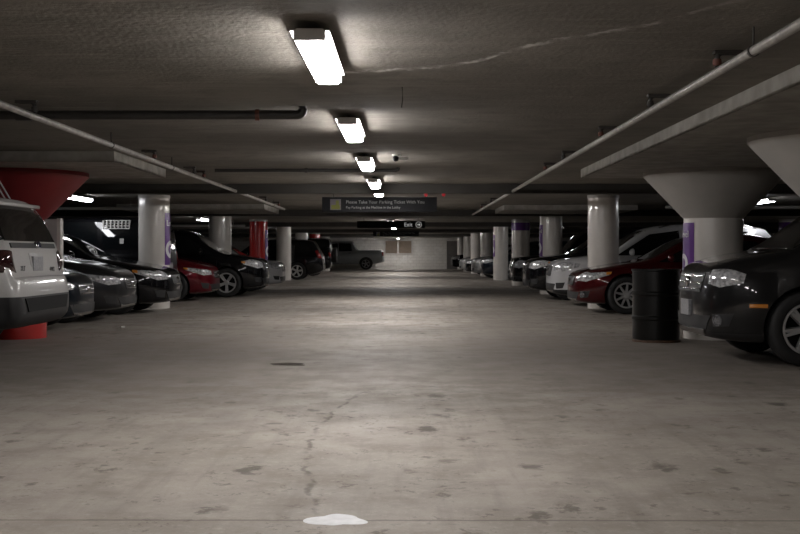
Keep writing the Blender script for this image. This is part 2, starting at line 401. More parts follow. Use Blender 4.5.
TYPES['pickup'].update(L=5.75, H=1.92, W=2.0, axles=(1.0,4.55), wr=.40,
    zt=[(0,.86),(.03,1.02),(.10,1.10),(.3,1.15),(1.0,1.20),(1.35,1.22),(1.95,1.78),(2.2,1.89),(3.0,1.92),(3.72,1.88),(3.86,1.5),(3.93,1.325),(4.2,1.32),(5.5,1.32),(5.69,1.31),(5.73,1.1),(5.75,.86)],
    zb=[(0,.72),(.1,.98),(.3,1.05),(1.0,1.10),(1.4,1.12),(2.5,1.16),(3.7,1.18),(3.95,1.24),(5.6,1.25),(5.73,1.0),(5.75,.74)],
    w=[(0,.74),(.04,.84),(.12,.90),(.3,.95),(.6,.98),(1.2,1.0),(5.4,1.0),(5.62,.98),(5.71,.92),(5.75,.84)],
    r=[(0,.6),(.3,.74),(1.1,.82),(1.5,.80),(2.1,.74),(3.0,.73),(3.75,.72),(3.95,.86),(5.5,.88),(5.75,.7)],
    z0=[(0,.46),(.1,.38),(.5,.36),(5.1,.38),(5.5,.46),(5.75,.52)],
    wins=[[(1.62,1.22),(2.05,1.68),(2.65,1.77),(2.67,1.23)],[(2.74,1.23),(2.73,1.775),(3.55,1.76),(3.6,1.24)]],
    ws=[(-.74,1.27),(.74,1.27),(.66,1.78),(-.66,1.78)], rw=[(-.62,1.40),(.62,1.40),(.58,1.78),(-.58,1.78)],
    hl=[(.08,.62,.88),(.12,.84,.86),(.34,.97,.90),(.36,.95,1.03),(.16,.84,1.04),(.09,.64,1.03)],
    am=[(.30,.93,.89),(.37,.97,.90),(.39,.955,1.03),(.31,.92,1.03)],
    gr=[(-.56,1.02),(.56,1.02),(.52,.74),(-.52,.74)], li=[(-.60,.60),(.60,.60),(.52,.48),(-.52,.48)],
    tl=[(5.745,.86,.92),(5.66,.985,.92),(5.66,.985,1.22),(5.73,.88,1.22)], hx=(2.5,3.45), hz=1.12, mir=(1.65,1.24), pz=.62, rpz=.66)

TYPES['wagon'] = dict(TYPES['suv'])
TYPES['wagon'].update(L=4.98, H=1.77, W=1.98, axles=(.98,3.85), wr=.37,
    zt=[(0,.74),(.03,.92),(.10,1.0),(.25,1.06),(.9,1.13),(1.2,1.17),(2.05,1.65),(2.4,1.74),(3.2,1.77),(4.2,1.75),(4.58,1.71),(4.66,1.60),(4.79,1.27),(4.835,1.17),(4.87,.95),(4.89,.86),(4.95,.84),(4.975,.74),(4.98,.60)],
    zb=[(0,.62),(.1,.88),(.3,.96),(.9,1.04),(1.3,1.10),(2.5,1.14),(4.2,1.18),(4.7,1.17),(4.82,1.10),(4.87,.92),(4.9,.80),(4.96,.74),(4.98,.52)],
    w=[(0,.40),(.02,.54),(.06,.68),(.14,.79),(.28,.88),(.5,.95),(.8,.98),(1.2,.99),(4.3,.99),(4.62,.965),(4.78,.93),(4.86,.90),(4.90,.89),(4.95,.84),(4.975,.76),(4.98,.70)],
    r=[(0,.22),(.1,.55),(.3,.68),(1.1,.78),(1.6,.76),(2.2,.72),(3.0,.71),(4.4,.70),(4.62,.72),(4.8,.80),(4.9,.8),(4.98,.6)],
    z0=[(0,.40),(.1,.30),(.5,.26),(4.4,.27),(4.8,.30),(4.94,.36),(4.98,.44)],
    wins=[[(1.62,1.18),(2.12,1.55),(2.62,1.63),(2.64,1.18)],[(2.71,1.18),(2.70,1.64),(3.56,1.63),(3.62,1.19)],[(3.70,1.20),(3.64,1.63),(4.56,1.62),(4.70,1.24)]],
    ws=[(-.72,1.2),(.72,1.2),(.60,1.64),(-.60,1.64)], rw=[(-.80,1.235),(.80,1.235),(.71,1.64),(-.71,1.64)],
    hl=[(.10,.60,.80),(.18,.80,.78),(.50,.96,.86),(.54,.94,.96),(.26,.80,.98),(.11,.60,.92)],
    tl=[(4.87,.71,.89),(4.70,.985,.90),(4.62,.98,1.12),(4.84,.73,1.12)], hx=(2.5,3.45), hz=1.08, mir=(1.66,1.18), pz=.55, rpz=.99)

def rim_bm(r, style, m_rim=0):
    """wheel rim, axis along +y (outer face at +y)"""
    bm = bmesh.new()
    ro = r*.70
    lathe(bm, [(ro,-.09),(ro,.085),(ro-.008,.098),(ro-.028,.098),(ro-.036,.08),(ro-.045,-.06),(0.0,-.065)], 36, axis='y', mi=0)
    for f in bm.faces:
        c = f.calc_center_median()
        if math.hypot(c.x, c.z) < ro-.04: f.material_index = 1
    n = style
    for k in range(n):
        a = 2*PI*k/n + .2
        offs = (-.10, .10) if n <= 6 else (0,)
        for s in offs:
            wi, wo = (.030, .020) if n <= 6 else (.026, .016)
            ca, sa = math.cos(a), math.sin(a); cb, sb = math.cos(a+s), math.sin(a+s)
            p0 = Vector((ca*.03, 0, sa*.03)); p1 = Vector((cb*(ro-.02), 0, sb*(ro-.02)))
            t = (p1-p0).normalized(); q = Vector((-t.z, 0, t.x))
            vs = []
            for p, w, y0, y1 in ((p0, wi, .03, .075), (p1, wo, .045, .09)):
                vs += [bm.verts.new(p+q*w+Vector((0,y0,0))), bm.verts.new(p-q*w+Vector((0,y0,0))),
                       bm.verts.new(p-q*w*.7+Vector((0,y1,0))), bm.verts.new(p+q*w*.7+Vector((0,y1,0)))]
            for q4 in ((0,1,2,3),(7,6,5,4),(0,4,5,1),(1,5,6,2),(2,6,7,3),(3,7,4,0)):
                bm.faces.new([vs[i] for i in q4])
    lathe(bm, [(.062,.02),(.062,.078),(.05,.092),(.0,.094)], 20, axis='y')
    return bm

def tyre_bm(r):
    bm = bmesh.new(); i = r*.69
    lathe(bm, [(i,-.10),(i+.02,-.112),(r-.045,-.115),(r-.012,-.102),(r,-.08),(r,-.03),(r-.008,-.027),(r-.008,-.02),(r,-.017),
               (r,.017),(r-.008,.02),(r-.008,.027),(r,.03),(r,.08),(r-.012,.102),(r-.045,.115),(i+.02,.112),(i,.10)], 44, axis='y')
    return bm

class Patcher:
    def __init__(s, bm):
        s.bvh = BVHTree.FromBMesh(bm)
    def near(s, p):
        h = s.bvh.find_nearest(p); return h[0], h[1]
    def ray(s, p, d):
        h = s.bvh.ray_cast(p, d)
        if h[0] is None: return s.near(Vector(p))
        return h[0], h[1]
    def patch(s, bm, poly, how, off=.004, bulge=0.0, mi=0, seg=6, rings=4, depth=.012):
        """poly: 3D points near the surface; how: None = nearest point, or a ray direction"""
        P = [Vector(p) for p in poly]; B = []
        for i in range(len(P)):
            a, b = P[i], P[(i+1) % len(P)]
            for k in range(seg): B.append(a.lerp(b, k/seg))
        c = sum(B, Vector())/len(B)
        def proj(p, o):
            if how is None: q, n = s.near(p)
            else: q, n = s.ray(p-Vector(how)*3, Vector(how))
            if how is not None and n.dot(Vector(how)) > 0: n = -n
            return q+n*o, q-n*depth
        loops = []
        outer = [proj(p, off) for p in B]
        loops.append([bm.verts.new(q) for _, q in outer])
        loops.append([bm.verts.new(q) for q, _ in outer])
        for k in range(1, rings):
            t = k/rings
            loops.append([bm.verts.new(proj(p.lerp(c, t), off+bulge*math.sin(t*PI/2))[0]) for p in B])
        cv = bm.verts.new(proj(c, off+bulge)[0])
        n = len(B)
        for A, D in zip(loops, loops[1:]):
            for i in range(n):
                f = bm.faces.new((A[i], A[(i+1)%n], D[(i+1)%n], D[i])); f.material_index = mi
        for i in range(n):
            f = bm.faces.new((loops[-1][i], loops[-1][(i+1)%n], cv)); f.material_index = mi

def make_car(name, label, kind, loc, rz, pm, L=None, W=None, H=None, clad=0.0, rim='alloy', spokes=5, detail=2,
             grille='slats', lampcol='lamp', amber=True, tail='redlens', group=None, roof_rails=False, category='car', fplate=False, fog=False, mod=None):
    T = dict(TYPES[kind], **(mod or {}))
    sx = (L or T['L'])/T['L']; sy = (W or T['W'])/T['W']; sz = (H or T['H'])/T['H']
    Lx = T['L']*sx; hw = T['W']/2*sy
    fz = {k: pchip(T[k]) for k in ('zt','zb','w','r','z0')}
    root = thing(name, label, category, loc, rz, group)
    ns = {0: 34, 1: 48, 2: 76}[detail]; sub = {0: 2, 1: 3, 2: 4}[detail]
    bm = bmesh.new(); rings = []
    for i in range(ns):
        t = i/(ns-1); x = T['L']*(.82*(.5-.5*math.cos(PI*t))+.18*t)
        w, zb, zt, z0, r = (fz[k](x) for k in ('w','zb','zt','z0','r'))
        w *= sy; r *= sy; h = zb-z0; g = max(zt-zb, .004); r = min(r, .93*w)
        ctrl = [(0,z0),(.70*w,z0),(.93*w,z0+.035),(.982*w,z0+.24*h),(1.0*w,z0+.55*h),(.985*w,z0+.84*h),(.945*w,zb),
                ((.945*w+r)/2+.012*sy, zb+.5*g),(r, zb+.86*g),(.74*r, zb+.965*g),(.4*r, zb+.995*g),(0,zt)]
        pts = []
        for k in range(len(ctrl)-1):
            p0 = ctrl[max(k-1,0)]; p1 = ctrl[k]; p2 = ctrl[k+1]; p3 = ctrl[min(k+2,len(ctrl)-1)]
            if k == len(ctrl)-2: p3 = (-ctrl[-2][0], ctrl[-2][1])
            for j in range(sub):
                u = j/sub
                pts.append(tuple(.5*(2*p1[a]+(p2[a]-p0[a])*u+(2*p0[a]-5*p1[a]+4*p2[a]-p3[a])*u*u+(3*p1[a]-p0[a]-3*p2[a]+p3[a])*u**3) for a in (0,1)))
        pts.append(ctrl[-1])
        half = [(max(y,0), z) for y, z in pts]
        ring = half + [(-y, z) for y, z in reversed(half[1:-1])]
        rings.append([bm.verts.new((x*sx, y, z*sz)) for y, z in ring])
    m = len(rings[0])
    for A, B in zip(rings, rings[1:]):
        for k in range(m): bm.faces.new((A[k], A[(k+1)%m], B[(k+1)%m], B[k]))
    bm.faces.new(rings[0]); bm.faces.new(rings[-1])
    bmesh.ops.recalc_face_normals(bm, faces=bm.faces)
    pt = Patcher(bm)
    if clad:
        bmesh.ops.bisect_plane(bm, geom=bm.verts[:]+bm.edges[:]+bm.faces[:], plane_co=(0,0,clad*sz), plane_no=(0,0,1))
        for f in bm.faces:
            if f.calc_center_median().z < clad*sz: f.material_index = 1
    body = obj('body', bm, [pm, M['plastic'], M['dark']], root, None, recalc=False)
    # wheel arches
    wr = T['wr']; cut = bmesh.new()
    for ax in T['axles']:
        for s in (-1, 1):
            m4 = Matrix.Translation((ax*sx, s*(hw-.12), wr))
            lathe(cut, [(0,-.22),(wr+.055,-.22),(wr+.055,.3),(0,.3)], 32, axis='y', mat4=m4)
    for f in cut.faces: f.material_index = 2
    co = obj('cutter', cut, [pm, M['plastic'], M['dark']], root)
    md = body.modifiers.new('arch', 'BOOLEAN'); md.operation = 'DIFFERENCE'; md.object = co; md.solver = 'EXACT'
    bpy.context.view_layer.update()
    dg = bpy.context.evaluated_depsgraph_get()
    me = bpy.data.meshes.new_from_object(body.evaluated_get(dg)); body.modifiers.clear(); body.data = me
    bpy.data.objects.remove(co)
    for p in me.polygons: p.use_smooth = True
    me.set_sharp_from_angle(angle=math.radians(38))
    # wheels
    proto = None
    for ax in T['axles']:
        for s in (-1, 1):
            p = (ax*sx, s*(hw-.125), wr)
            if proto is None:
                wh = obj('wheel', tyre_bm(wr), M['rubber'], root, 40)
                ri = obj('rim', rim_bm(wr, spokes), [M[rim], M['dark']], wh, 30)
                proto = (wh, ri)
            else:
                wh = proto[0].copy(); C.objects.link(wh); wh.parent = root
                ri = proto[1].copy(); C.objects.link(ri); ri.parent = wh
            wh.location = p; wh.rotation_euler = (0, random.uniform(0,1.2), 0 if s > 0 else PI)
    S = lambda p: (p[0]*sx, p[1]*sy, p[2]*sz)
    def prt(nm, polys, how, m_, off=.004, bulge=0, parent=root, mats=None, **k):
        b = bmesh.new()
        for q in polys: pt.patch(b, q, how, off, bulge, **k)
        return obj(nm, b, m_, parent, 35)
    # glass
    prt('windshield', [[S((1.5,y,z)) for y, z in T['ws']]], (1,0,0), M['glass'], seg=8, rings=6)
    prt('rear_window', [[S((3,y,z)) for y, z in T['rw']]], (-1,0,0), M['glass'], seg=8, rings=6)
    for s in (-1, 1):
        for q in T['wins']:
            prt('side_window', [[S((x, 0, z)) for x, z in q]], (0,-s,0), M['glass'], seg=6, rings=4)
        hl = prt('headlight', [[S((x, s*y*T['W']/2, z)) for x, y, z in T['hl']]], None, M[lampcol], off=.006, bulge=.02)
        if amber:
            prt('turn_signal', [[S((x, s*y*T['W']/2, z)) for x, y, z in T['am']]], None, M['amber'], off=.016, bulge=.008, parent=hl)
        prt('taillight', [[S((x, s*y*T['W']/2, z)) for x, y, z in T['tl']]], None, M[tail], off=.008, bulge=.02)
        # mirror
        b = bmesh.new(); mx, mz = T['mir']
        bmesh.ops.create_uvsphere(b, u_segments=14, v_segments=8, radius=1)
        for v in b.verts:
            v.co = Vector((v.co.x*.075 if v.co.x < 0 else v.co.x*.03, v.co.y*.10, v.co.z*.075))+Vector((mx*sx+.03, s*(hw+.075), mz*sz+.045))
        box(b, mx*sx, mx*sx+.05, min(s*(hw-.12), s*(hw+.03)), max(s*(hw-.12), s*(hw+.03)), mz*sz-.01, mz*sz+.02)
        obj('side_mirror', b, pm, root, 50)
        if detail:
            for hx in T['hx']:
                q, n = pt.ray(Vector((hx*sx, s*3, T['hz']*sz)), Vector((0,-s,0)))
                b = bmesh.new(); box(b, hx*sx-.09, hx*sx+.09, min(q.y, q.y+s*.035), max(q.y, q.y+s*.035), q.z-.014, q.z+.014, .006)
                obj('door_handle', b, pm if kind != 'pickup' else M['plastic'], root, 40)
            pw = T['W']/2; zi = T['li'][0][1]
            prt('bumper_intake', [[S((.10, s*.66*pw, zi+.02)), S((.24, s*.86*pw, zi+.03)), S((.20, s*.82*pw, zi-.09)), S((.12, s*.66*pw, zi-.10))]], None, M['plastic'], off=.004)
            if not fog: continue
            b = bmesh.new()
            fp = Vector(S((.13, s*.72*T['W']/2, T['li'][0][1]-.04))); q, n = pt.near(fp)
            m4 = Matrix.Translation(q) @ n.to_track_quat('Z','Y').to_matrix().to_4x4()
            lathe(b, [(.055,-.02),(.055,.008),(.042,.012),(.038,.004),(.0,.010)], 16, mat4=m4)
            obj('fog_light', b, M['fog'], root, 40)
    if detail == 2:
        def strip(pts, how, wd=.006):
            b = bmesh.new(); d = Vector(how); hits = []
            for p in pts:
                q, n = pt.ray(Vector(p)-d*3, d); hits.append((q, n))
            for (q0,n0),(q1,n1) in zip(hits, hits[1:]):
                t = (q1-q0)
                if t.length < 1e-5: continue
                sd = t.normalized().cross(n0).normalized()*wd
                vs = [b.verts.new(v) for v in (q0+sd+n0*.0015, q0-sd+n0*.0015, q1-sd+n1*.0015, q1+sd+n1*.0015)]
                b.faces.new(vs)
            bmesh.ops.remove_doubles(b, verts=b.verts, dist=.004)
            obj('panel_gap', b, M['dark'], body, recalc=False)
        cowl = T['ws'][0][1]
        for s in (-1, 1):
            strip([S((.25+.85*k/10, s*(.66+.12*min(k/6,1))*T['W']/2, 1)) for k in range(11)], (0,0,-1))
            for q in T['wins'][:2]:
                xa = q[0][0]-.10 if q is T['wins'][0] else q[0][0]-.035
                strip([S((xa, 0, z)) for z in [.36+.06*i for i in range(10)] if z < q[0][1]], (0,-s,0))
            q = T['wins'][1]; strip([S((q[3][0]+.05-(.25*max(0,.75-z)), 0, z)) for z in [.42+.06*i for i in range(9)]], (0,-s,0))
    # grille and slats
    b = bmesh.new(); gq = T['gr']
    pt.patch(b, [S((0,y,z)) for y, z in gq], (1,0,0), .006, mi=0, seg=8)
    (xa, za), (xb_, zb_) = (gq[0][0], gq[0][1]), (gq[3][0], gq[3][1])
    nsl = 3 if grille == 'slats' else 2 if grille == 'bar' else 5
    for i in range(nsl):
        t = (i+.5)/nsl if grille != 'bar' else i
        z = za+(zb_-za)*t; hwid = (abs(xa)+(abs(xb_)-abs(xa))*t)*.97; th = .018 if grille == 'slats' else .014
        pt.patch(b, [S((0,-hwid,z+th/2)), S((0,hwid,z+th/2)), S((0,hwid,z-th/2)), S((0,-hwid,z-th/2))], (1,0,0), .016, mi=1, seg=8, rings=2)
    gr = obj('grille', b, [M['plastic'], M['chrome']], root, 35)
    q, n = pt.ray(Vector((-3,0,(za+zb_)/2*sz)), Vector((1,0,0)))
    b = bmesh.new(); lathe(b, [(.0,.0),(.05,.0),(.05,.02),(.04,.028),(.0,.028)], 20, mat4=Matrix.Translation(q) @ Matrix.Rotation(-PI/2, 4, 'Y'))
    obj('emblem', b, M['chrome'], gr, 40)
    if detail:
        za_ = T['li'][2][1]
        prt('bumper_trim', [[S((0,-.5,za_+.005)), S((0,.5,za_+.005)), S((0,.46,za_-.025)), S((0,-.46,za_-.025))]], (1,0,0), M['chrome'], off=.012, seg=8, rings=2)
    prt('lower_intake', [[S((0,y,z)) for y, z in T['li']]], (1,0,0), M['plastic'], off=.006, seg=8)
    # plates
    q, n = pt.ray(Vector((-3,0,T['pz']*sz)), Vector((1,0,0)))
    b = bmesh.new(); box(b, q.x-.03, q.x+.02, -.155, .155, q.z-.078, q.z+.078, .004)
    if not fplate: b.free()
    else: obj('front_plate', b, M['plate'], root)
    q, n = pt.ray(Vector((9,0,T['rpz']*sz)), Vector((-1,0,0)))
    b = bmesh.new(); box(b, q.x-.03, q.x+.018, -.155, .155, q.z-.078, q.z+.078, .004); obj('rear_plate', b, M['plate'], root)
    if roof_rails:
        for s in (-1, 1):
            b = bmesh.new(); pts = []
            for k in range(9):
                x = (2.15+1.95*k/8)*sx
                q, n = pt.ray(Vector((x, s*.56*sy, 4)), Vector((0,0,-1)))
                pts.append((x, s*.56*sy, q.z+(.0 if k in (0,8) else .045)))
            tube(b, pts, .014, 8); obj('roof_rail', b, M['chrome'] if roof_rails == 'chrome' else M['plastic'], root, 50)
    return root, pt, (sx, sy, sz, hw, Lx)

P = {
 'grey': paint('dark_grey_car_paint', (.016,.016,.0165), .4), 'red': paint('deep_red_car_paint', (.055,.004,.005), .35),
 'red2': paint('bright_red_car_paint', (.11,.005,.011), .35), 'white': paint('white_car_paint', (.52,.52,.53), .05),
 'black': paint('black_car_paint', (.004,.004,.005), .1), 'silver': paint('silver_car_paint', (.38,.385,.39), .75),
 'mid': paint('graphite_car_paint', (.030,.030,.032), .5), 'pearl': paint('pearl_white_car_paint', (.50,.49,.475), .1),
 'truck': paint('grey_truck_paint', (.30,.315,.32), .2), 'navy': paint('blue_black_car_paint', (.008,.012,.018), .3),
}
LEFT, RIGHT = PI, 0.0      # rz: left row noses point +X, right row noses point -X

# right row ------------------------------------------------------------------
R0, pt0, d0 = make_car('parked_suv', 'dark grey SUV with chrome grille bars, nose in front of the flared white column', 'suv', (2.85,11.22,0), RIGHT, P['grey'], L=4.6, W=1.84, H=1.70, clad=.30, spokes=6, amber=False, fplate=True, fog=True,
    mod=dict(hl=[(.10,.58,.76),(.15,.74,.73),(.32,.90,.775),(.35,.885,.86),(.22,.76,.90),(.11,.60,.895)],
             zt=[(0,.66),(.03,.84),(.10,.93),(.25,.985),(.5,1.045),(.76,1.085),(1.62,1.59),(2.1,1.67),(3.0,1.69),(3.9,1.66),(4.28,1.60),(4.42,1.40),(4.58,1.08),(4.66,.90),(4.7,.70)],
             gr=[(-.46,.86),(.46,.86),(.40,.68),(-.40,.68)], wins=[[(1.02,1.04),(1.72,1.48),(2.52,1.555),(2.54,1.05)]]+TYPES['suv']['wins'][1:]))
make_car('parked_sedan', 'dark red sedan parked on the right behind the oil drum', 'sedan', (3.0,20.25,0), RIGHT, P['red'], L=4.7, W=1.78, H=1.43, spokes=9, grille='bar', fog=True)
make_car('parked_crossover', 'white crossover next to the dark red sedan, its pale roof showing', 'suv', (2.97,23.1,0), RIGHT, P['white'], L=4.75, W=1.80, H=1.66, clad=.34, amber=False, detail=1, grille='bar', roof_rails='chrome')
make_car('parked_suv', 'black SUV with an amber turn signal beyond the white crossover', 'suv', (2.80,26.1,0), RIGHT, P['black'], L=4.7, W=1.86, H=1.70, detail=1)
make_car('parked_suv', 'black SUV with a broad chrome front, beside the purple-topped column', 'box', (2.95,31.0,0), RIGHT, P['black'], L=4.7, W=1.86, H=1.74, detail=1, grille='many', amber=False)
make_car('parked_car', 'dark car poking out just beyond the free-standing white column', 'suv', (3.17,46.5,0), RIGHT, P['navy'], L=4.6, H=1.6, detail=0, amber=False)
make_car('parked_car', 'silver car just past the dark one behind the free-standing white column', 'suv', (2.97,49.5,0), RIGHT, P['silver'], L=4.5, H=1.58, detail=0, amber=False)
make_car('parked_car', 'black car next to the silver one far down the right side', 'sedan', (3.0,55.6,0), RIGHT, P['black'], detail=0, amber=False)
make_car('parked_car', 'small silver hatchback far down on the right, next to last before the end wall', 'hatch', (3.1,63.4,0), RIGHT, P['silver'], detail=0, amber=False)
make_car('parked_car', 'black SUV parked last on the right, below the grey door', 'suv', (3.0,72.2,0), RIGHT, P['black'], detail=0, amber=False)

# left row ---------------------------------------------------------------------
E, ptE, dE = make_car('parked_suv', 'white SUV on the left with its tailgate towards the lane', 'wagon', (-8.83,11.95,0), RIGHT, P['pearl'], H=1.70, clad=.645, tail='smoke', amber=False)
make_car('parked_car', 'dark low-nosed car between the white SUV and the graphite hatchback', 'hatch', (-4.42,15.45,0), LEFT, P['navy'], W=1.76, H=1.40, detail=1, amber=False)
make_car('parked_hatchback', 'graphite grey hatchback on the left with a shiny grille', 'hatch', (-4.37,17.75,0), LEFT, P['mid'], W=1.78, H=1.45, detail=2, grille='many', amber=False)
make_car('parked_sedan', 'black sedan with amber turn signal in front of the purple-bannered white column', 'sedan', (-4.12,20.1,0), LEFT, P['black'], W=1.80, H=1.50, detail=2, grille='bar')
V, ptV, dV = make_car('parked_minivan', 'tall black van half hidden behind the purple-bannered white column', 'box', (-4.82-4.9,22.85,0), RIGHT, P['black'], L=4.9, W=1.84, H=1.82, detail=1, amber=False)
make_car('parked_car', 'bright red car on the left with amber turn signal', 'hatch', (-4.26,25.25,0), LEFT, P['red2'], W=1.76, H=1.46, detail=2)
make_car('parked_suv', 'black SUV with silver wheels next to the bright red car', 'suv', (-3.43,27.78,0), LEFT, P['black'], L=4.6, W=1.85, H=1.70, detail=2, spokes=5, roof_rails='chrome')
make_car('parked_car', 'silver-white car with a chrome front beside the fourth left column', 'suv', (-3.5,32.2,0), LEFT, P['white'], L=4.5, W=1.80, H=1.50, detail=1, grille='many', amber=False)
make_car('parked_suv', 'black SUV backed by a column, its silver rear wheel and tailgate showing', 'suv', (-3.35-4.6,46.15,0), RIGHT, P['black'], L=4.6, W=1.86, H=1.68, detail=1, amber=False)
J, ptJ, dJ = make_car('parked_offroader', 'black boxy off-roader with a spare wheel on its tail', 'box', (-3.55-4.2,54.2,0), RIGHT, P['black'], L=4.2, W=1.84, H=1.84, detail=1, amber=False)
make_car('pickup_truck', 'grey pickup truck parked side-on against the end wall', 'pickup', (-1.42-5.75,75.4,0), RIGHT, P['truck'], detail=1, amber=False, rim='alloy_dark', category='truck')
make_car('parked_van', 'white van in the far bay behind the left-hand row', 'box', (-13.4,33.0,0), RIGHT, P['white'], L=4.6, W=1.9, H=1.93, detail=0, amber=False)
# spare wheel of the off-roader
sw = obj('spare_wheel', tyre_bm(.37), M['rubber'], J, 40); sw.rotation_euler = (0,0,-PI/2); sw.location = (4.2+.12, .0, 1.0)
obj('spare_cover', rim_bm(.37, 5), [M['alloy_dark'], M['dark']], sw, 30)

# white grid guard and sticker on the near flank of the tall black van
b = bmesh.new(); gx0, gx1, gz0, gz1 = 3.72, 4.24, 1.56, 1.72
yv = -.80
def vy(x, z): return ptV.ray(Vector((x,-3,z)), Vector((0,1,0)))[0].y-.012
for i in range(8):
    x = gx0+(gx1-gx0)*i/7; box(b, x-.012,x+.012, vy(x,gz0)-.006, vy(x,gz1)+.006, gz0, gz1)
for i in range(4):
    z = gz0+(gz1-gz0)*i/3; box(b, gx0,gx1, vy(gx0,z)-.006, vy(gx0,z)+.006, z-.010, z+.010)
obj('window_guard', b, M['offwhite'], V)
b = bmesh.new(); y_ = vy(4.1,1.3); box(b, 4.06,4.14, y_, y_+.03, 1.24,1.36, .004); obj('sticker', b, M['offwhite'], V)
# detail of the dark grey SUV nose: side marker, skid strip
b = bmesh.new(); pt0.patch(b, [(.36,-.86,.55),(.52,-.90,.55),(.52,-.90,.585),(.36,-.86,.585)], None, .006, .004)
obj('side_marker', b, M['amber'], R0, 35)
b = bmesh.new(); pt0.patch(b, [(.0,-.50,.335),(.0,.50,.335),(.0,.44,.275),(.0,-.44,.275)], (1,0,0), .02, seg=8, rings=2)
obj('skid_strip', b, M['chrome'], R0, 35)
# tailgate detail of the white SUV
sx, sy, sz, hw, Lx = dE
b = bmesh.new()
ptE.patch(b, [(4.9,-.70,1.165),(4.9,.70,1.165),(4.9,.70,1.115),(4.9,-.70,1.115)], (-1,0,0), .014, seg=10, rings=2)
tb = obj('tailgate_bar', b, M['plastic'], E, 35)
b = bmesh.new()
q, n = ptE.ray(Vector((9,.10,1.145)), Vector((-1,0,0)))
m4 = Matrix.Translation(q) @ n.to_track_quat('Z','Y').to_matrix().to_4x4() @ Matrix.Diagonal((.085,.04,1,1))
lathe(b, [(0,-.01),(1,-.01),(1,.03),(.86,.036),(0,.036)], 28, mat4=m4)
for f in b.faces:
    if f.calc_center_median().x > 0 and len(f.verts) == 3: f.material_index = 1
obj('oval_badge', b, [M['chrome'], M['bluebadge']], E, 40)
b = bmesh.new()
ptE.patch(b, [(4.9,-.22,1.06),(4.9,.22,1.06),(4.9,.20,.92),(4.9,-.20,.92)], (-1,0,0), .005, seg=10, rings=4)
obj('plate_recess', b, M['cabinet'], E, 35)
for s_, yy, zz in (('XLT', -.48, .90), ('4WD', .46, .88)):
    b = text_bm(s_, .075, .004)
    q, n = ptE.ray(Vector((9,yy,zz)), Vector((-1,0,0)))
    m4 = Matrix.Translation(q+n*.006) @ Matrix(((0,0,1,0),(1,0,0,0),(0,1,0,0),(0,0,0,1)))
    b.transform(m4); obj('badge_lettering', b, M['chrome'], E)
for s in (-1, 1):
    b = bmesh.new()
    ptE.patch(b, [(4.50,s*.985,1.20*sz),(4.44,s*.85,1.63*sz),(4.60,s*.735,1.64*sz),(4.68,s*.70,1.63*sz),(4.79,s*.78,1.24*sz),(4.72,s*.94,1.22*sz)], None, .007, seg=5)
    obj('rear_pillar_cover', b, M['glass'], E, 40)
b = bmesh.new(); ptE.patch(b, [(4.97,-.70,.60),(4.97,.70,.60),(4.97,.62,.46),(4.97,-.62,.46)], (-1,0,0), .012, seg=8)
obj('bumper_insert', b, M['dark'], E, 40)
# tailgate spoiler
b = bmesh.new()
q, n = ptE.ray(Vector((9,0,1.655*sz)), Vector((-1,0,0)))
box(b, q.x-.30, q.x+.13, -.66, .66, 1.665*sz, 1.665*sz+.045, .02)
for v in b.verts:
    v.co.z -= abs(v.co.y)**2*.10; v.co.x -= abs(v.co.y)**2*.16
obj('spoiler', b, P['pearl'], E, 40)

# ------------------------------------------------------------------ columns
def arc_banner(bm, r, ac, half, z0, z1, th=.006, n=14):
    lathe(bm, [(r+.001,z0),(r+th,z0),(r+th,z1),(r+.001,z1)], n, ac-half, ac+half, close=True)
    # end faces
def bent_text(s, size, r, ac, z):
    b = text_bm(s, size, .003)
    for v in b.verts:
        a = ac+v.co.x/r; rr = r+v.co.z
        v.co = Vector((rr*math.cos(a), rr*math.sin(a), z+v.co.y))
    return b

